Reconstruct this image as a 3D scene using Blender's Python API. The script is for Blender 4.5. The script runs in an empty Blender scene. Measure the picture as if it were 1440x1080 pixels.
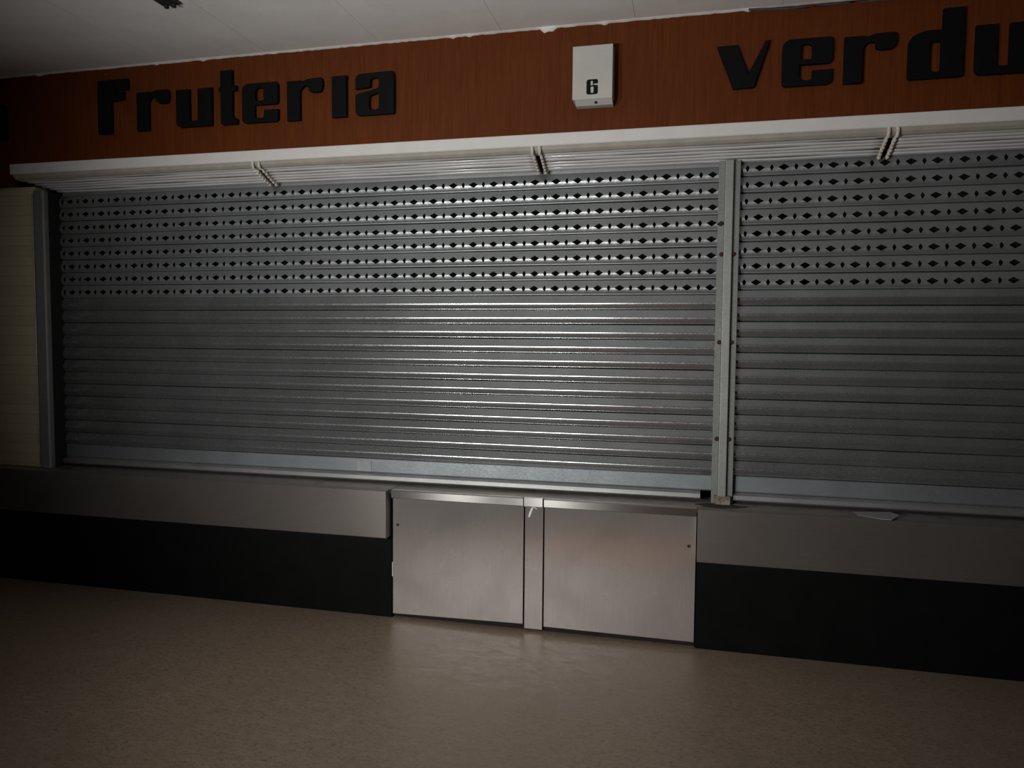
import bpy, math, random
from mathutils import Vector, Matrix
random.seed(7)
scene = bpy.context.scene
COL = scene.collection

# ------------------------------------------------------------------ helpers
def tag(o, label=None, cat=None, group=None, kind=None):
    if label: o['label'] = label
    if cat: o['category'] = cat
    if group: o['group'] = group
    if kind: o['kind'] = kind
    return o

def thing(name, loc, label, cat, group=None):
    o = bpy.data.objects.new(name, None)
    o.empty_display_size = 0.1
    COL.objects.link(o)
    o.location = loc
    return tag(o, label, cat, group)

class MB:
    """collects vertices and faces in world coordinates"""
    def __init__(self): self.v = []; self.f = []; self.sm = []
    def add(self, vs, fs, smooth=False):
        b = len(self.v); self.v += [tuple(p) for p in vs]
        for f in fs:
            self.f.append([b + i for i in f]); self.sm.append(smooth)
    def box(self, x0, x1, y0, y1, z0, z1):
        vs = [(x, y, z) for z in (z0, z1) for y in (y0, y1) for x in (x0, x1)]
        self.add(vs, [(0,2,3,1),(4,5,7,6),(0,1,5,4),(2,6,7,3),(0,4,6,2),(1,3,7,5)])
    def cyl(self, c, r, axis, h, n=20, r2=None):
        a = Vector(axis).normalized(); t = a.orthogonal().normalized(); s = a.cross(t)
        c = Vector(c); r2 = r if r2 is None else r2
        vs = []
        for k, rr in ((0, r), (h, r2)):
            for i in range(n):
                q = 2*math.pi*i/n
                vs.append(c + a*k + (t*math.cos(q) + s*math.sin(q))*rr)
        fs = [(i, (i+1) % n, n+(i+1) % n, n+i) for i in range(n)]
        self.add(vs, fs, True)
        self.add(vs, [tuple(range(n-1, -1, -1)), tuple(range(n, 2*n))])
    def tube(self, pts, r, n=8):
        pts = [Vector(p) for p in pts]; vs = []; m = len(pts)
        up = Vector((1, 0, 0))
        for i, p in enumerate(pts):
            d = (pts[min(i+1, m-1)] - pts[max(i-1, 0)]).normalized()
            t = up - d*up.dot(d)
            if t.length < 1e-3: t = d.orthogonal()
            t.normalize(); s = d.cross(t)
            for k in range(n):
                q = 2*math.pi*k/n
                vs.append(p + (t*math.cos(q) + s*math.sin(q))*r)
        fs = [(i*n+k, i*n+(k+1) % n, (i+1)*n+(k+1) % n, (i+1)*n+k) for i in range(m-1) for k in range(n)]
        self.add(vs, fs, True)
        self.add(vs, [tuple(range(n-1, -1, -1)), tuple(range((m-1)*n, m*n))])
    def sheet(self, grid, smooth=True):
        """grid[i][j] of points"""
        h = len(grid); w = len(grid[0])
        vs = [p for row in grid for p in row]
        self.add(vs, [(i*w+j, i*w+j+1, (i+1)*w+j+1, (i+1)*w+j) for i in range(h-1) for j in range(w-1)], smooth)
    def extrude_x(self, prof, x0, x1, nx=1, smooth=False, closed=True):
        """prof: closed list of (y,z) swept along x"""
        n = len(prof); vs = []
        for i in range(nx+1):
            x = x0 + (x1-x0)*i/nx
            vs += [(x, y, z) for y, z in prof]
        fs = []
        m = n if closed else n-1
        for i in range(nx):
            for k in range(m):
                fs.append((i*n+k, (i+1)*n+k, (i+1)*n+(k+1) % n, i*n+(k+1) % n))
        self.add(vs, fs, smooth)
        if closed:
            self.add(vs, [tuple(range(n)), tuple(range(nx*n+n-1, nx*n-1, -1))])
    def build(self, name, mat, parent=None, loc=None, bevel=0, solid=0):
        if loc is None: loc = parent.location if parent else (0, 0, 0)
        # location of the parent chain is accumulated so local coordinates stay small
        base = Vector(loc)
        me = bpy.data.meshes.new(name)
        me.from_pydata([tuple(Vector(p) - base) for p in self.v], [], self.f)
        me.polygons.foreach_set('use_smooth', self.sm)
        me.update()
        o = bpy.data.objects.new(name, me)
        COL.objects.link(o)
        me.materials.append(mat)
        if parent: o.parent = parent
        else: o.location = base
        if bevel:
            m = o.modifiers.new('edge', 'BEVEL'); m.width = bevel; m.segments = 2
            m.limit_method = 'ANGLE'; m.angle_limit = math.radians(50)
        if solid:
            m = o.modifiers.new('thick', 'SOLIDIFY'); m.thickness = solid; m.offset = 0
        return o

# ------------------------------------------------------------------ materials
def new_mat(name):
    m = bpy.data.materials.new(name); m.use_nodes = True
    nt = m.node_tree
    return m, nt, nt.nodes['Principled BSDF']

def noise(nt, scale, detail=4, rough=.6, mapping=None, dist=0):
    tc = nt.nodes.new('ShaderNodeTexCoord')
    n = nt.nodes.new('ShaderNodeTexNoise')
    n.inputs['Scale'].default_value = scale; n.inputs['Detail'].default_value = detail
    n.inputs['Roughness'].default_value = rough; n.inputs['Distortion'].default_value = dist
    if mapping:
        mp = nt.nodes.new('ShaderNodeMapping'); mp.inputs['Scale'].default_value = mapping
        nt.links.new(tc.outputs['Object'], mp.inputs['Vector']); nt.links.new(mp.outputs[0], n.inputs['Vector'])
    else:
        nt.links.new(tc.outputs['Object'], n.inputs['Vector'])
    return n.outputs['Fac']

def ramp(nt, src, stops):
    r = nt.nodes.new('ShaderNodeValToRGB')
    el = r.color_ramp.elements
    while len(el) < len(stops): el.new(.5)
    for e, (p, c) in zip(el, stops):
        e.position = p; e.color = (*c, 1) if len(c) == 3 else c
    nt.links.new(src, r.inputs[0])
    return r.outputs[0]

def mixc(nt, fac, a, b, mode='MIX'):
    m = nt.nodes.new('ShaderNodeMix'); m.data_type = 'RGBA'; m.blend_type = mode
    if isinstance(fac, (int, float)): m.inputs[0].default_value = fac
    else: nt.links.new(fac, m.inputs[0])
    for k, v in ((6, a), (7, b)):
        if isinstance(v, tuple): m.inputs[k].default_value = (*v, 1)
        else: nt.links.new(v, m.inputs[k])
    return m.outputs[2]

def maprange(nt, src, a, b, lo=.3, hi=.7):
    m = nt.nodes.new('ShaderNodeMapRange')
    m.inputs[1].default_value = lo; m.inputs[2].default_value = hi
    m.inputs[3].default_value = a; m.inputs[4].default_value = b
    nt.links.new(src, m.inputs[0]); return m.outputs[0]

def bump(nt, p, src, strength, dist=.002):
    b = nt.nodes.new('ShaderNodeBump'); b.inputs['Strength'].default_value = strength
    b.inputs['Distance'].default_value = dist
    nt.links.new(src, b.inputs['Height']); nt.links.new(b.outputs[0], p.inputs['Normal'])

def simple(name, col, rough=.5, metal=0, var=.12, scale=30, spec=.5, bmp=0):
    m, nt, p = new_mat(name)
    n = noise(nt, scale)
    c = ramp(nt, n, [(.3, tuple(x*(1-var) for x in col)), (.7, tuple(min(1, x*(1+var)) for x in col))])
    nt.links.new(c, p.inputs['Base Color'])
    p.inputs['Roughness'].default_value = rough; p.inputs['Metallic'].default_value = metal
    p.inputs['Specular IOR Level'].default_value = spec
    if bmp: bump(nt, p, n, bmp)
    return m

def galvanised(name, col, rough, metal=.9, spangle=.08):
    m, nt, p = new_mat(name)
    big = noise(nt, 4, 5, .6)
    fine = noise(nt, 170, 3, .7, (.45, 1, 1))
    c = ramp(nt, big, [(.3, tuple(x*.86 for x in col)), (.7, tuple(x*1.1 for x in col))])
    c = mixc(nt, maprange(nt, fine, 0, .35), c, tuple(x*.6 for x in col))
    nt.links.new(c, p.inputs['Base Color'])
    nt.links.new(maprange(nt, fine, rough-.06, rough+.08), p.inputs['Roughness'])
    p.inputs['Metallic'].default_value = metal
    bump(nt, p, fine, spangle, .001)
    return m

def steel(name, col, rough, vertical=True, rust=False, aniso=.7, metal=1):
    """brushed stainless sheet with smears and fine scratches"""
    m, nt, p = new_mat(name)
    brush = noise(nt, 6, 2, .6, (22, 22, .8) if vertical else (.8, 22, 22))
    smear = noise(nt, 2.6, 3, .5, None, .2)
    c = ramp(nt, smear, [(.25, tuple(x*.82 for x in col)), (.5, col), (.78, tuple(min(1, x*1.08) for x in col))])
    c = mixc(nt, maprange(nt, brush, 0, .22), c, tuple(x*.7 for x in col))
    if rust:
        r = noise(nt, 9, 6, .7)
        c = mixc(nt, maprange(nt, r, 0, .8, .55, .75), c, (.10, .045, .02))
    nt.links.new(c, p.inputs['Base Color'])
    nt.links.new(maprange(nt, smear, rough+.03, rough-.02), p.inputs['Roughness'])
    p.inputs['Metallic'].default_value = metal
    # brush lines run upright on the doors, lengthways elsewhere: the sheen spreads across them
    p.inputs['Anisotropic'].default_value = aniso
    t = nt.nodes.new('ShaderNodeCombineXYZ'); t.inputs[0 if vertical else 2].default_value = 1
    nt.links.new(t.outputs[0], p.inputs['Tangent'])
    if not vertical: bump(nt, p, brush, .05, .0004)
    return m

M = {}
M['white_paint'] = simple('white_paint', (.72, .705, .68), .38, 0, .04, 9)
M['box_paint'] = simple('box_paint', (.50, .485, .46), .45, 0, .06, 9)
M['rail_shade'] = simple('rail_underside_shade', (.40, .365, .31), .5, 0, .1, 14)  # shade on the head rail's lower face, put into the beige colour
M['slat_white'] = simple('slat_white', (.60, .59, .58), .15, 0, .05, 12)
M['cord'] = simple('cord_cotton', (.62, .58, .50), .9, 0, .2, 120)
M['ladder_dark'] = simple('dark_slot', (.02, .018, .015), .9, 0, .2, 50)
M['letter_black'] = simple('letter_black', (.0035, .0038, .0045), .6, 0, .2, 40, .12)
M['digit_black'] = simple('digit_black', (.004, .004, .004), .6, 0, .1, 40, .15)
M['base_black'] = simple('black_laminate', (.0045, .0045, .0045), .6, 0, .25, 8, .12)
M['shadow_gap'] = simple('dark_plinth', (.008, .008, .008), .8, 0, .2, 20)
M['interior'] = simple('dark_interior', (.012, .012, .012), .9, 0, .1, 3)
M['rust'] = simple('rusty_bolt', (.055, .026, .015), .85, .2, .5, 160)
M['paper'] = simple('label_paper', (.36, .37, .37), .7, 0, .1, 40)
M['paint_white'] = simple('white_smear', (.85, .85, .83), .6, 0, .05, 40)
M['plastic_dark'] = simple('dark_plastic', (.02, .02, .022), .5, 0, .2, 40)
M['cable'] = simple('cable_sheath', (.05, .045, .05), .6, 0, .2, 40)
M['galv'] = galvanised('galvanised_slat', (.46, .483, .493), .25, .84, .06)
M['galv_pierced'] = galvanised('galvanised_pierced', (.43, .452, .462), .43, .82)
M['galv_bar'] = galvanised('galvanised_bar', (.29, .315, .33), .50, .75, .1)
M['galv_dull'] = galvanised('galvanised_frame', (.36, .37, .36), .55, .6, .2)
M['galv_dark'] = galvanised('galvanised_flange', (.27, .28, .265), .6, .5, .2)
M['alu'] = galvanised('aluminium_lip', (.62, .62, .61), .4, .9, .1)
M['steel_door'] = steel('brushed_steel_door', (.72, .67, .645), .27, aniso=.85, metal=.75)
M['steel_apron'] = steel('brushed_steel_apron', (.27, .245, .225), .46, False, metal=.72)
M['steel_top'] = steel('worn_steel_top', (.34, .32, .30), .5, False, True)
M['steel_trim'] = steel('bright_steel_trim', (.40, .385, .37), .26, False, aniso=.88, metal=.9)

def fascia_mat():
    m, nt, p = new_mat('varnished_wood')
    grain = noise(nt, 7, 7, .65, (9, 9, .55), .5)
    blot = noise(nt, 1.7, 4, .6)
    c = ramp(nt, grain, [(.25, (.085, .0185, .0036)), (.55, (.125, .030, .0056)), (.8, (.16, .043, .008))])
    c = mixc(nt, maprange(nt, blot, 0, .35), c, (.075, .017, .004))
    # panel joints every 0.93 m
    tc = nt.nodes.new('ShaderNodeTexCoord'); sx = nt.nodes.new('ShaderNodeSeparateXYZ')
    nt.links.new(tc.outputs['Object'], sx.inputs[0])
    md = nt.nodes.new('ShaderNodeMath'); md.operation = 'PINGPONG'; md.inputs[1].default_value = .465
    nt.links.new(sx.outputs[0], md.inputs[0])
    lt = nt.nodes.new('ShaderNodeMath'); lt.operation = 'LESS_THAN'; lt.inputs[1].default_value = .0022
    nt.links.new(md.outputs[0], lt.inputs[0])
    hf = nt.nodes.new('ShaderNodeMath'); hf.operation = 'MULTIPLY'; hf.inputs[1].default_value = .18
    nt.links.new(lt.outputs[0], hf.inputs[0])
    c = mixc(nt, hf.outputs[0], c, (.16, .06, .025))
    nt.links.new(c, p.inputs['Base Color'])
    p.inputs['Roughness'].default_value = .55; p.inputs['Specular IOR Level'].default_value = .12
    bump(nt, p, grain, .12, .001)
    return m
M['wood'] = fascia_mat()
def rusty_mat():
    m, nt, p = new_mat('rusty_galvanised')
    n = noise(nt, 38, 5, .7)
    c = ramp(nt, n, [(.36, (.10, .05, .03)), (.5, (.24, .19, .15)), (.62, (.30, .29, .27))])
    nt.links.new(c, p.inputs['Base Color']); p.inputs['Roughness'].default_value = .75
    return m
M['rusty'] = rusty_mat()
def stain_mat():
    m, nt, p = new_mat('brown_stain')
    n = noise(nt, 30, 5, .7)
    c = ramp(nt, n, [(.35, (.022, .012, .008)), (.65, (.075, .045, .03))])
    nt.links.new(c, p.inputs['Base Color']); p.inputs['Roughness'].default_value = .85
    return m
M['stain'] = stain_mat()

def floor_mat():
    m, nt, p = new_mat('tan_linoleum')
    a = noise(nt, 13, 8, .72, (1.0, 2.2, 1), 1.2)
    b = noise(nt, 55, 4, .7, (1, 1.7, 1), .8)
    d = noise(nt, 1.1, 4, .6)
    c = ramp(nt, a, [(.25, (.225, .163, .114)), (.5, (.31, .235, .17)), (.75, (.37, .285, .208))])
    c = mixc(nt, maprange(nt, b, 0, .75, .50, .68), c, (.125, .085, .056))
    c = mixc(nt, maprange(nt, d, 0, .35), c, (.19, .142, .102))
    nt.links.new(c, p.inputs['Base Color'])
    nt.links.new(maprange(nt, a, .42, .52), p.inputs['Roughness'])
    p.inputs['Specular IOR Level'].default_value = .42
    bump(nt, p, b, .06, .001)
    return m
M['floor'] = floor_mat()

def ceiling_mat():
    m, nt, p = new_mat('ceiling_plaster')
    a = noise(nt, 5, 6, .65); b = noise(nt, 140, 2, .6)
    c = ramp(nt, a, [(.3, (.78, .765, .74)), (.7, (.87, .855, .83))])
    nt.links.new(c, p.inputs['Base Color']); p.inputs['Roughness'].default_value = .85
    bump(nt, p, b, .15, .002)
    return m
M['ceiling'] = ceiling_mat()

def tile_mat():
    m, nt, p = new_mat('cream_tile')
    tc = nt.nodes.new('ShaderNodeTexCoord')
    sp = nt.nodes.new('ShaderNodeSeparateXYZ'); cb = nt.nodes.new('ShaderNodeCombineXYZ')
    nt.links.new(tc.outputs['Object'], sp.inputs[0])
    nt.links.new(sp.outputs[0], cb.inputs[0]); nt.links.new(sp.outputs[2], cb.inputs[1])
    br = nt.nodes.new('ShaderNodeTexBrick'); br.offset = 0
    br.inputs['Scale'].default_value = 1; br.inputs['Brick Width'].default_value = 30
    br.inputs['Row Height'].default_value = .062; br.inputs['Mortar Size'].default_value = .0035
    br.inputs['Color1'].default_value = (.72, .62, .42, 1); br.inputs['Color2'].default_value = (.65, .555, .37, 1)
    br.inputs['Mortar'].default_value = (.57, .485, .32, 1)
    nt.links.new(cb.outputs[0], br.inputs['Vector'])
    n = noise(nt, 20, 5, .7)
    c = mixc(nt, maprange(nt, n, 0, .3), br.outputs['Color'], (.5, .39, .24))
    nt.links.new(c, p.inputs['Base Color']); p.inputs['Roughness'].default_value = .5
    return m
M['tile'] = tile_mat()

# ------------------------------------------------------------------ dimensions (metres)
XL, XR = -6.2, 3.0          # extent of what is modelled along the stall front
ZC = 3.125                  # ceiling
ZT = .722                   # counter top
YS = .16                    # shutter curtain plane
D0, D1 = -1.593, .038       # doorway in the counter

# ------------------------------------------------------------------ setting
mb = MB(); mb.box(XL-1, XR+1, -7.5, 1.6, -.1, 0)
tag(mb.build('floor', M['floor']), kind='structure')
mb = MB()
seams = [-4.35, -3.67, -3.0, -2.33, -1.66, -.985, -.31, .37, 1.04, 1.71]
prev = XL-1
for s in seams + [XR+1]:
    mb.box(prev, s-.0008, -7.5, 0.045, ZC, ZC+.06); prev = s+.0008
mb.box(XL-1, XR+1, -7.5, 1.6, ZC+.06, ZC+.1)
tag(mb.build('ceiling', M['ceiling']), kind='structure')
mb = MB(); mb.box(XL-1, XR+1, 1.5, 1.6, 0, ZC+.06)
tag(mb.build('wall_back', M['interior']), kind='structure')
mb = MB(); mb.box(XL, -3.975, .045, .40, ZT+.002, 2.468)
tag(mb.build('wall_left', M['tile']), kind='structure')
# ragged plaster bead where ceiling meets the fascia
mb = MB(); n = 420; rows = []
for i in range(n+1):
    x = XL + (XR-XL)*i/n
    d = .004 + .0035*random.random() + (.007 if random.random() < .03 else 0)
    if -.77 < x < -.72: d += .014
    if x > .25: d *= .35
    rows.append([(x, .0, ZC-d), (x, -.008, ZC-d*.9), (x, -.016-.006*random.random(), ZC)])
mb.sheet(rows)
tag(mb.build('trim_1', M['ceiling']), kind='structure')

# ------------------------------------------------------------------ fascia board
fl = (-1.6, 0, 2.53)
mb = MB()
mb.box(XL, XR, 0, .04, 2.535, ZC-.001)
mb.box(XL, -4.09, 0, .04, 2.47, 2.535)
tag(mb.build('fascia_board', M['wood'], loc=fl), 'long reddish brown wooden fascia board under the ceiling, carrying the black letters', 'fascia')

# ------------------------------------------------------------------ letters
def rounded(pts, seg=6):
    """pts: (x, y, r) -> outline with rounded corners"""
    out = []; n = len(pts)
    for i in range(n):
        p = Vector(pts[i][:2]); r = pts[i][2] if len(pts[i]) > 2 else 0
        if r <= 0: out.append(p); continue
        a = Vector(pts[i-1][:2]) - p; b = Vector(pts[(i+1) % n][:2]) - p
        r = min(r, a.length*.49, b.length*.49)
        s = p + a.normalized()*r; e = p + b.normalized()*r
        for k in range(seg+1):
            t = k/seg
            out.append(s*(1-t)**2 + p*2*t*(1-t) + e*t*t)
    return out

GLYPH = {
 'F': ([(0,0),(.44,0),(.44,.60),(.86,.62),(.86,.765),(.60,.765),(.60,.80),(1,.80),(1,1),(0,1)], []),
 'r': ([(0,0),(.36,0),(.36,.72,.06),(.46,.83,.05),(.61,.82,.03),(.61,.70,.04),(.70,.66,.04),(.95,.66,.08),(1,.78,.05),(1,1,.16),(.62,1,.08),(.38,.93),(.36,.97),(0,.97)], []),
 'u': ([(0,1),(0,0,.17),(1,0,.05),(1,1),(.61,1),(.61,.16,.06),(.37,.16,.06),(.37,1)], []),
 't': ([(.1,0,.12),(1,0,.05),(1,.09,.03),(.82,.11,.04),(.74,.16,.04),(.74,.62),(.97,.62,.02),(.97,.71,.02),(.74,.71),(.74,1),(.1,1),(.1,.71),(0,.69),(0,.62),(.1,.62)], []),
 'e': ([(0,0,.12),(1,0,.10),(1,.31),(.61,.31),(.61,.11,.09),(.345,.11,.09),(.345,.445),(.97,.445,.03),(1,.52,.03),(1,1,.12),(0,1,.2)],
       [[(.375,.555),(.60,.555),(.60,.875,.09),(.375,.875,.09)]]),
 'i': ([(0,0),(.95,0),(.95,.9),(1,.96),(.9,1),(0,1)], []),
 'a': ([(0,0,.13),(1,0,.03),(1,1,.15),(0,.98,.16),(0,.63),(.39,.66),(.39,.86,.08),(.61,.86,.08),(.61,.63,.05),(.42,.58),(0,.51,.08)],
       [[(.36,.12,.09),(.61,.12,.09),(.61,.52,.05),(.36,.45,.05)]]),
 'v': ([(0,.95),(.375,.95),(.60,.30),(.92,1),(1,1),(.72,.01),(.33,0)], []),
 'd': ([(0,0,.09),(1,0,.02),(1,1),(.62,1),(.62,.70),(.3,.70,.1),(0,.62,.2)],
       [[(.385,.09,.08),(.60,.09,.08),(.60,.53,.04),(.385,.53,.06)]]),
}

def glyph_mesh(ch, w, h, depth, bev=.0015):
    cu = bpy.data.curves.new('outline', 'CURVE'); cu.dimensions = '2D'; cu.fill_mode = 'BOTH'
    cu.extrude = depth/2; cu.bevel_depth = bev; cu.bevel_resolution = 1; cu.offset = -bev
    outer, holes = GLYPH.get(ch) or (None, None)
    for ring in [outer] + holes:
        pts = rounded([(p[0]*w, p[1]*h, (p[2]*min(w, h) if len(p) > 2 else 0)) for p in ring])
        sp = cu.splines.new('POLY'); sp.points.add(len(pts)-1)
        for q, p in zip(sp.points, pts): q.co = (p.x, p.y, 0, 1)
        sp.use_cyclic_u = True
    tmp = bpy.data.objects.new('outline', cu)
    COL.objects.link(tmp)
    dg = bpy.context.evaluated_depsgraph_get()
    me = bpy.data.meshes.new_from_object(tmp.evaluated_get(dg))
    bpy.data.objects.remove(tmp); bpy.data.curves.remove(cu)
    me.transform(Matrix.Rotation(math.radians(90), 4, 'X'))
    return me

def letter(ch, x0, x1, z0, z1, label, group):
    dep = .022
    me = glyph_mesh(ch, x1-x0, z1-z0, dep)
    me.name = 'sign_letter'; me.materials.clear(); me.materials.append(M['letter_black'])
    o = bpy.data.objects.new('sign_letter', me); COL.objects.link(o)
    o.location = (x0, -dep/2-.0018, z0)
    tag(o, label, 'letter', group)

G1, G2 = 'letters of the fruit word on the fascia', 'letters of the vegetable word on the fascia'
W1, W2 = 'on the dark left stretch of the fascia', 'on the right stretch of the fascia'
letter('F', -3.437, -3.231, 2.738, 3.046, 'black capital letter F starting the word Fruteria on the fascia', G1)
letter('r', -3.169, -2.955, 2.742, 2.967, 'black letter r between the capital F and the u of Fruteria', G1)
letter('u', -2.906, -2.675, 2.746, 2.957, 'black letter u between r and t in the word Fruteria', G1)
letter('t', -2.628, -2.513, 2.745, 3.043, 'tall black letter t in the middle of the word Fruteria', G1)
letter('e', -2.480, -2.258, 2.745, 2.960, 'black letter e right after the tall t of the word Fruteria', G1)
letter('r', -2.201, -1.987, 2.742, 2.962, 'black letter r between the e and the dotless i of Fruteria', G1)
letter('i', -1.932, -1.843, 2.744, 2.963, 'narrow black dotless letter i near the end of Fruteria', G1)
letter('a', -1.794, -1.571, 2.745, 2.968, 'black letter a ending the word Fruteria', G1)
letter('v', .080, .320, 2.752, 2.966, 'black letter v right of the white number box', G2)
letter('e', .377, .596, 2.746, 2.961, 'black letter e between the v and the r on the right of the fascia', G2)
letter('r', .647, .867, 2.741, 2.958, 'black letter r between the e and the tall d on the right of the fascia', G2)
letter('d', .918, 1.141, 2.740, 3.043, 'tall black letter d near the right end of the fascia', G2)
letter('u', 1.190, 1.412, 2.740, 2.957, 'black letter u cut off by the right edge of the photo', G2)
letter('a', -4.335, -4.112, 2.745, 2.955, 'black letter barely showing at the left edge of the photo', None)

# ------------------------------------------------------------------ number box
nb = thing('number_box', (-.508, 0, 2.728), 'white metal box sign with black number 6 on the fascia', 'sign')
mb = MB(); mb.box(-.607, -.410, -.08, -.0005, 2.733, 2.990); mb.build('housing', M['box_paint'], nb, bevel=.003)
mb = MB(); mb.extrude_x([(-.078, 2.7325), (-.046, 2.7105), (-.004, 2.7105), (-.004, 2.7325)], -.594, -.411); mb.build('bottom_cover', M['box_paint'], nb)
mb = MB(); mb.cyl((-.492, -.062, 2.7210), .007, (0, -.56, -.83), .004, 12); mb.build('screw', M['plastic_dark'], nb)
GLYPH['6'] = ([(0,0,.2),(1,0,.2),(1,.6,.14),(.62,.62),(.62,.7),(1,.72),(1,1,.2),(0,1,.25)],
              [[(.36,.10,.12),(.63,.10,.12),(.63,.52,.12),(.36,.52,.12)], [(.36,.60,.02),(.56,.60,.02),(.56,.90,.12),(.36,.90,.12)]])
me = glyph_mesh('6', .056, .072, .002, 0)
me.name = 'digit'; me.materials.clear(); me.materials.append(M['digit_black'])
o = bpy.data.objects.new('digit', me); COL.objects.link(o); o.parent = nb
o.location = Vector((-.537, -.0808, 2.754)) - nb.location
tag(o, 'black number 6')

# ------------------------------------------------------------------ slatted blind under the fascia
bl = thing('slatted_blind', (-1.0, -.05, 2.44), 'white raised slatted blind with cord ladders running along under the fascia', 'blind')
BX0, BX1 = -4.055, 2.95
mb = MB()
prof = [(-.05, 2.586), (-.052, 2.582), (-.052, 2.531), (-.049, 2.527), (-.045, 2.5255), (-.002, 2.5255), (-.002, 2.586)]
mb.extrude_x(prof[::-1], BX0, BX1, 1)
mb.build('head_rail', M['white_paint'], bl)
mb = MB()
prof = [(-.044, 2.525), (-.036, 2.510), (-.022, 2.500), (-.010, 2.497), (.03, 2.497), (.03, 2.525)]
mb.extrude_x(prof[::-1], BX0+.01, BX1, 1)
mb.build('lower_rail', M['rail_shade'], bl)
cords = [-2.385, -.795, .862]
NS = 6
def slat_yz(i, t):
    """i-th slat: t -1..0 round the rolled front edge, 0..1 back along the underside"""
    y0 = -.004 + .0245*i; z0 = 2.4945 - .0098*i; rad = .0075
    if t <= 0:
        a = (1+t)*math.pi*.5
        return (y0 + rad - rad*math.cos(a), z0 + rad - rad*math.sin(a))
    return (y0 + rad + .027*t, z0 - .0015*t)
mb = MB()
edges = [BX0+.02] + cords + [BX1]
for i in range(NS):
    for a, b in zip(edges[:-1], edges[1:]):
        x0 = a + (.017 if a in cords else 0) + (0 if a in cords else .03*i); x1 = b - (.017 if b in cords else 0)
        nx = max(2, int((x1-x0)/.05))
        rows = []
        for k in range(nx+1):
            x = x0 + (x1-x0)*k/nx
            wob = .0012*math.sin(x*3.1+i*1.9) + .0007*math.sin(x*9.7+i*4)
            rows.append([(x, y, z+wob) for y, z in (slat_yz(i, t/8) for t in list(range(-8, 1)) + [2, 5, 8])])
        mb.sheet(rows)
mb.build('slats', M['slat_white'], bl, solid=.0022)
for j, cx in enumerate(cords):
    for sgn in (-1, 1):
        mb = MB()
        x = cx + sgn*.019
        pts = [(x, -.047, 2.526), (x+.001, -.047, 2.510), (x, -.040, 2.490)]
        for i in range(NS):
            y, z = slat_yz(i, .25); jt = .003*(random.random()-.5)
            pts += [(x+jt, y-.009, z-.002), (x+jt, y-.006, z-.0135), (x+jt, y+.001, z-.0165), (x-jt, y+.008, z-.006)]
        y, z = slat_yz(NS-1, .7); pts.append((x, y, z-.010))
        mb.tube(pts, .0080, 8)
        mb.build('ladder_cord', M['cord'], bl)

# ------------------------------------------------------------------ roller shutters
PROF = [(0,.014),(.014,.010),(.026,.001),(.034,-.0016),(.042,-.0024),(.052,-.0027),(.062,-.0032),(.12,-.0052),(.2,-.0082),(.3,-.0120),(.4,-.0159),
        (.46,-.0181),(.495,-.0192),(.52,-.0198),(.545,-.0201),(.57,-.0201),(.60,-.0199),(.64,-.0195),(.68,-.0187),(.72,-.0176),(.77,-.0157),(.82,-.0133),(.87,-.0104),
        (.905,-.0081),(.922,-.0069),(.932,-.0068),(.944,-.0071),(.954,-.0064),(.962,-.0040),(.975,.004),(1,.014)]
def prof_y(s):
    for (a, ya), (b, yb) in zip(PROF[:-1], PROF[1:]):
        if a <= s <= b: return ya + (yb-ya)*(s-a)/(b-a)
    return PROF[-1][1]

def wob(x, z):
    return .0006*math.sin(x*2.3+z*5) + .00035*math.sin(x*7.1-z*9)

def solid_curtain(x0, x1, crest_top, pitch, n):
    mb = MB(); nx = int((x1-x0)/.06)
    for k in range(n):
        zt = crest_top + .58*pitch - k*pitch
        rows = []
        for s, y in PROF:
            row = []
            for i in range(nx+1):
                x = x0 + (x1-x0)*i/nx
                row.append((x, YS + y + wob(x, zt), zt - s*pitch + .0008*math.sin(x*1.7+k*2.2)))
            rows.append(row)
        mb.sheet(rows)
    return mb

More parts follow.
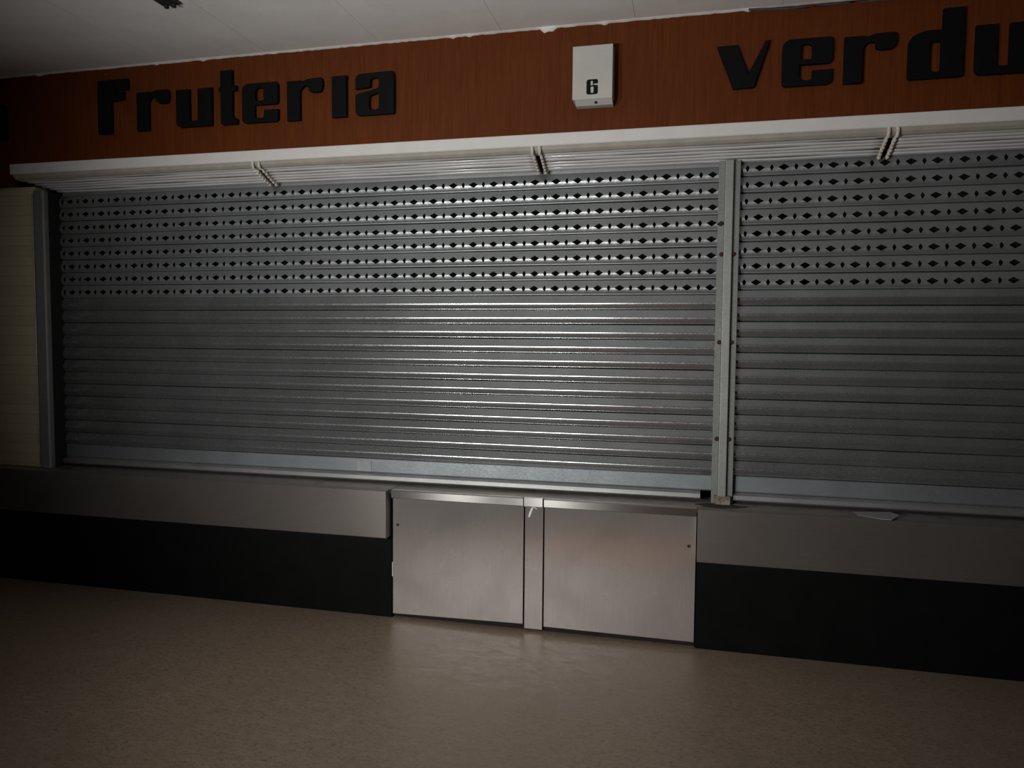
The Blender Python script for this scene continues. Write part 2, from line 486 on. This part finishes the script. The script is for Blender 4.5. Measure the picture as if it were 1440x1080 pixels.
def perforated_curtain(x0, x1, crest_top, pitch, n, phase, hp):
    """slats with alternating wide diamond and small upright holes on the ridge"""
    mb = MB()
    SA, SB = .30, .80
    for k in range(n):
        zt = crest_top + .58*pitch - k*pitch
        off = .006*(random.random()-.5)
        def P(x, s):
            return (x, YS + prof_y(s) + wob(x, zt), zt - s*pitch + .0008*math.sin(x*1.7+k*2.2))
        # plain bands above and below the holes
        nx = int((x1-x0)/.06)
        up = [s for s, _ in PROF if s < SA] + [SA]; dn = [SB] + [s for s, _ in PROF if s > SB]
        for ss in (up, dn):
            mb.sheet([[P(x0+(x1-x0)*i/nx, s) for i in range(nx+1)] for s in ss])
        # cells of half a pitch
        c0 = math.floor((x0-phase)/(hp/2)) - 1
        c = c0; last = x0
        while True:
            cx = phase + off + c*hp/2
            big = (c % 2 == 0); c += 1
            half = hp*(.31 if big else .19)
            a, b = cx-half, cx+half
            if b <= x0 + 1e-6: continue
            if a >= x1: break
            a2, b2 = max(a, x0), min(b, x1)
            hw, hh = (.0262, .0160) if big else (.0094, .0160)
            jig = 1 + .12*(random.random()-.5); hw *= jig
            if cx-hw < a2+.002 or cx+hw > b2-.002:
                mb.sheet([[P(a2, s), P(b2, s)] for s in [SA+(SB-SA)*q/8 for q in range(9)]])
                continue
            sc, hs = .545, hh/pitch
            # outline of the hole: 16 points, clockwise from the right
            hole = []; outer = []
            for q in range(16):
                t = 2*math.pi*q/16
                ct, st = math.cos(t), math.sin(t)
                e = 1.0 if big else 1.25
                d = (abs(ct)**e + abs(st)**e)**(-1/e)
                hole.append((cx + hw*ct*d, sc + hs*st*d))
                m = max(abs(ct), abs(st))
                ux, us = ct/m, st/m
                outer.append(((b2 if ux > 0 else a2) if abs(ux) > .999 else cx + ((b2-cx) if ux > 0 else (cx-a2))*ux,
                              sc + ((SB-sc) if us > 0 else (sc-SA))*us))
            rings = []
            for f in (0, .35, .7, 1):
                rings.append([(o[0]+(h[0]-o[0])*f, o[1]+(h[1]-o[1])*f) for o, h in zip(outer, hole)])
            vs = []
            for r in rings: vs += [P(x, s) for x, s in r]
            fs = []
            for r in range(3):
                for q in range(16):
                    fs.append((r*16+q, r*16+(q+1) % 16, (r+1)*16+(q+1) % 16, (r+1)*16+q))
            mb.add(vs, fs, True)
    return mb

def shutter(x0, x1, label, top_crest, pp, first_solid, sp, nsol, phase, lip_x0, lip_x1, sticker=False):
    r = thing('roller_shutter', ((x0+x1)/2, YS, ZT), label, 'shutter', None)
    p = perforated_curtain(x0, x1, top_crest, pp, 8, phase, .1143).build('perforated_curtain', M['galv_pierced'], r)
    tag(p, 'upper rows of slats pierced with diamond holes')
    solid_curtain(x0, x1, first_solid, sp, nsol).build('solid_curtain', M['galv'], r)
    # plain top slats running up behind the blind
    mb = MB(); z1 = top_crest + .58*pp
    mb.box(x0, x1, YS+.012, YS+.018, z1-.002, 2.50)
    mb.build('top_slat', M['galv_dull'], r)
    zb = first_solid - (nsol-1)*sp - .42*sp
    mb = MB(); prof = [(YS-.006, zb), (YS-.008, zb-.004), (YS-.010, .785), (YS-.006, .778), (YS+.010, .778), (YS+.010, zb)]
    mb.extrude_x(prof, x0, x1, 1); mb.build('bottom_bar', M['galv_bar'], r)
    mb = MB(); prof = [(YS-.026, .770), (YS-.036, .7655), (YS-.036, .7445), (YS-.030, .737), (YS+.008, .737), (YS+.008, .776), (YS-.006, .776)]
    mb.extrude_x(prof, lip_x0, lip_x1, 1); mb.build('bottom_lip', M['alu'], r)
    if sticker:
        mb = MB(); mb.box(-1.872, -1.785, YS-.0125, YS-.0115, .787, .842)
        tag(mb.build('sticker', M['paper'], r), 'faded square sticker on the bottom bar')
    return r

shutter(-3.893, .150, 'wide grey metal roller shutter left of the upright post', 2.385, .0806, 1.744, .0775, 12, -.607, -3.9, .052, True)
shutter(.158, 2.95, 'grey metal roller shutter right of the upright post', 2.408, .0806, 1.764, .0790, 12, .3005, .215, 2.95)

# ------------------------------------------------------------------ upright between the shutters
mu = thing('shutter_post', (.157, .1, ZT), 'upright galvanised post with rusty bolts between the two roller shutters', 'post')
mb = MB(); mb.box(.106, .137, .108, .135, ZT+.001, 2.447); mb.box(.178, .211, .108, .135, ZT+.001, 2.447)
mb.build('guide_flange', M['galv_dark'], mu, bevel=.002)
mb = MB(); mb.box(.137, .178, .085, .135, ZT+.04, 2.447); mb.build('channel', M['galv_dull'], mu, bevel=.004)
mb = MB(); mb.box(.118, .200, .081, .107, ZT+.001, ZT+.045); mb.build('foot_plate', M['rusty'], mu, bevel=.003)
mb = MB(); n = 26; pts = []
for i in range(n):
    q = 2*math.pi*i/n; k = 1 + .16*math.sin(3*q+.5) + .1*math.sin(7*q)
    pts.append((.150 + .115*k*math.cos(q), .052 + .050*k*math.sin(q)))
mb.add([(x, y, ZT+.0012) for x, y in pts], [tuple(range(n))])
tag(mb.build('rust_stain', M['stain'], mu, solid=.0008), 'dark rust stain on the worktop around the foot')
for z in (1.985, 1.545, 1.055):
    for x in (.128, .187):
        mb = MB(); mb.cyl((x, .108, z), .012, (0, -1, 0), .010, 10, .008); mb.build('bolt', M['rust'], mu)
mb = MB()
mb.add([(.100, .109, 2.135), (.121, .109, 2.150), (.146, .085, 2.138), (.121, .109, 2.124)], [(0, 3, 2, 1)])
mb.build('flange_hole_patch', M['plastic_dark'], mu, solid=.002)  # dark sheet drawn in place of a hole in the flange

# left-hand guide of the wide shutter
gp = thing('shutter_guide', (-3.93, .05, ZT), 'upright metal guide beside the cream tiled wall at the left end', 'post')
mb = MB()
prof = [(-3.972, .03), (-3.968, .024), (-3.960, .022), (-3.905, .026), (-3.897, .032), (-3.895, .040), (-3.895, .060), (-3.972, .060)]
n = len(prof)
vs = [(x, y, z) for z in (ZT+.001, 2.44) for x, y in prof]
mb.add(vs, [(i, (i+1) % n, n+(i+1) % n, n+i) for i in range(n)] + [tuple(range(n-1, -1, -1)), tuple(range(n, 2*n))])
mb.build('guide_channel', M['galv_dark'], gp)
mb = MB(); mb.box(-3.972, -3.894, .0605, .19, ZT+.001, 2.435); mb.build('inner_channel', M['interior'], gp)  # return coloured near-black: the recess's shade is in the colour
mb = MB(); mb.tube([(-3.970, .020, .74), (-3.970, .020, 2.42)], .004, 10); mb.build('edge_bead', M['steel_trim'], gp)

# ------------------------------------------------------------------ counter
mb = MB(); mb.box(XL, D0-.008, .0005, .75, .69, ZT); mb.box(D0-.008, D1+.002, .002, .75, .695, ZT-.002); mb.box(D1+.002, XR, .0005, .75, .69, ZT)
tag(mb.build('worktop', M['steel_top'], loc=(-1, .3, .69)), 'narrow worn steel worktop running below both roller shutters', 'worktop')

def counter(x0, x1, label):
    r = thing('counter', ((x0+x1)/2, 0, 0), label, 'counter')
    mb = MB()
    prof = [(-.0695, ZT-.002), (-.0655, ZT+.001), (-.0005, ZT+.001), (-.0005, .462), (-.066, .462), (-.07, .465)]
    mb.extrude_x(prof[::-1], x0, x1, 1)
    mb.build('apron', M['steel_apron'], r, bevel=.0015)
    mb = MB(); mb.box(x0 if x0 > -1 else x0, x1 if x1 > 0 else D0-.004, 0, .25, 0.001, .689)
    mb.build('base_panel', M['base_black'], r)
    return r
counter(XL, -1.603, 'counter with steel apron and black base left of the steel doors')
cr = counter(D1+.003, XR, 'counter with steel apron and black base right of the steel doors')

def counter_door(x0, x1, label, lock, zb0, zb1):
    r = thing('counter_door', ((x0+x1)/2, 0, .03), label, 'door')
    mb = MB()
    vs = [(x0, 0, zb0), (x1, 0, zb1), (x1, 0, .688), (x0, 0, .688), (x0, .024, zb0), (x1, .024, zb1), (x1, .024, .688), (x0, .024, .688)]
    mb.add(vs, [(0,1,2,3),(5,4,7,6),(1,5,6,2),(4,0,3,7),(3,2,6,7),(4,5,1,0)])
    mb.build('panel', M['steel_door'], r, bevel=.002)
    mb = MB()
    prof = [(-.018, .676), (-.020, .679), (-.020, .716), (-.014, .7215), (.0015, .7215), (.0015, .690), (-.0005, .689), (-.0005, .676)]
    mb.extrude_x(prof[::-1], x0, x1, 1, smooth=False); mb.build('top_trim', M['steel_trim'], r, bevel=.001)
    mb = MB(); mb.cyl((lock[0], -.0003, lock[1]), .009, (0, -1, 0), .002, 16, .008)
    tag(mb.build('keyhole', M['plastic_dark'], r), 'small dark round keyhole')
    if lock[0] < -1:
        mb = MB(); mb.box(x0-.0025, x0+.001, -.004, -.0005, .235, .315)
        tag(mb.build('scraped_edge', M['paint_white'], r), 'bright scraped edge')
    return r
counter_door(-1.591, -.850, 'left steel counter door between the black base and the narrow centre post', (-1.562, .525), .024, .037)
counter_door(-.738, .036, 'right steel counter door with orange reflection beside the right counter', (.002, .521), .033, .030)
dp = thing('door_post', (-.794, 0, 0), 'narrow steel post between the two counter doors', 'post')
mb = MB(); mb.box(-.843, -.745, .001, .03, .014, .674); mb.build('post_panel', M['steel_door'], dp, bevel=.002)
mb = MB(); mb.box(-.846, -.742, -.026, .0, .676, .7235); mb.build('post_cap', M['steel_trim'], dp, bevel=.003)
mb = MB()
def strip(pts, w, y):
    vs = []; fs = []
    for i, (x, z, ww) in enumerate(pts): vs += [(x-ww, y, z), (x+ww, y, z)]
    for i in range(len(pts)-1): fs.append((2*i, 2*i+1, 2*i+3, 2*i+2))
    return vs, fs
mb.add(*strip([(-.822, .616, .005), (-.816, .635, .006), (-.807, .660, .006), (-.800, .672, .004)], 0, -.0005))
mb.add(*strip([(-.800, .672, .003), (-.789, .668, .004), (-.780, .660, .003)], 0, -.0005))
tag(mb.build('paint_smear', M['paint_white'], dp, solid=.001), 'white hooked smear')
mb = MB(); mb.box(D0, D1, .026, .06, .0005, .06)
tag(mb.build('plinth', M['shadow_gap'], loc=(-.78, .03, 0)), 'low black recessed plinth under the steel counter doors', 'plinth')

# folded scrap of tape sticking out from under the right shutter
mb = MB()
mb.add([(.775, .085, .7255), (.94, .075, .736), (.965, .01, .738), (.915, -.060, .728), (.87, -.045, .7255), (.78, .02, .7255)], [(0, 5, 4, 3, 2, 1)])
tag(mb.build('tape_scrap', M['galv_dull'], loc=(.87, .01, ZT), solid=.002), 'pale torn scrap lying on the right counter below the shutter', 'scrap')

# unseen orange mat, added only to reflect as a glow in the right door
mb = MB(); mb.box(-.95, .10, -1.98, -1.40, .0005, .008)
M['mat'] = simple('orange_reflector', (.92, .34, .06), .8, 0, .15, 60)
tag(mb.build('floor_mat', M['mat'], loc=(-.45, -1.7, 0), bevel=.002), 'unseen orange mat added to reflect as a glow in the right steel door', 'mat')

# ------------------------------------------------------------------ ceiling fittings
mb = MB()
pts = []
for i in range(25):
    t = i/24; x = .22 + t*1.5
    pts.append((x, -.020, ZC-.012 - .010*math.sin(math.pi*min(1, t*1.3)) + (.004*math.sin(x*11))))
mb.tube(pts, .006, 8)
tag(mb.build('cable', M['cable'], loc=(.9, -.02, ZC)), 'thin dark cable along the ceiling edge above the letters on the right', 'cable')
cb = thing('ceiling_bracket', (-2.43, -.66, ZC), 'small dark bracket on the ceiling at the top edge of the photo', 'bracket')
mb = MB(); mb.box(-2.48, -2.38, -.74, -.655, ZC-.012, ZC); mb.build('plate', M['plastic_dark'], cb, bevel=.003)
mb = MB(); mb.cyl((-2.452, -.668, ZC-.012), .011, (0, 0, -1), .014, 12); mb.build('stud', M['plastic_dark'], cb)
mb = MB(); mb.cyl((-2.412, -.668, ZC-.012), .011, (0, 0, -1), .012, 12); mb.build('stud', M['plastic_dark'], cb)

# ------------------------------------------------------------------ light: two hand torches held by visitors left of the camera
def torch(name, loc, aim, energy, col, size=78, blend=1.0):
    L = bpy.data.lights.new(name, 'SPOT'); L.energy = energy; L.color = col
    L.spot_size = math.radians(size); L.spot_blend = blend; L.shadow_soft_size = .022
    o = bpy.data.objects.new(name, L); COL.objects.link(o); o.location = loc
    o.rotation_euler = (Vector(aim)-Vector(loc)).to_track_quat('-Z', 'Y').to_euler()
torch('torch_light', (-2.45, -3.95, 1.55), (-1.15, 0, 1.75), 192, (1, .985, .96), 93)
torch('torch_light', (-1.42, -3.95, 1.50), (-.50, 0, 1.70), 192, (1, .985, .96), 93)

w = bpy.data.worlds.new('night'); scene.world = w; w.use_nodes = True
bg = w.node_tree.nodes['Background']
bg.inputs[0].default_value = (.55, .6, .65, 1); bg.inputs[1].default_value = .006

# ------------------------------------------------------------------ camera
R = ((0.9718444087766558, 0.022117838268710097, -0.23458313315298587),
     (0.23547421926977744, -0.05573204726374924, 0.9702813153756389),
     (0.008386726944469087, -0.9982007514213312, -0.059371059221210734))
cam = bpy.data.cameras.new('camera'); co = bpy.data.objects.new('camera', cam); COL.objects.link(co)
cam.sensor_fit = 'HORIZONTAL'; cam.sensor_width = 36; cam.lens = 36*1050/1440
cam.clip_start = .02
mat = Matrix([[R[i][0], -R[i][1], -R[i][2]] for i in range(3)]).to_4x4()
mat.translation = Vector((0, -3.805, 1.55))
co.matrix_world = mat
scene.camera = co
vs = scene.view_settings
vs.view_transform = 'Standard'; vs.look = 'None'; vs.gamma = 1; vs.use_curve_mapping = False; vs.exposure = 0
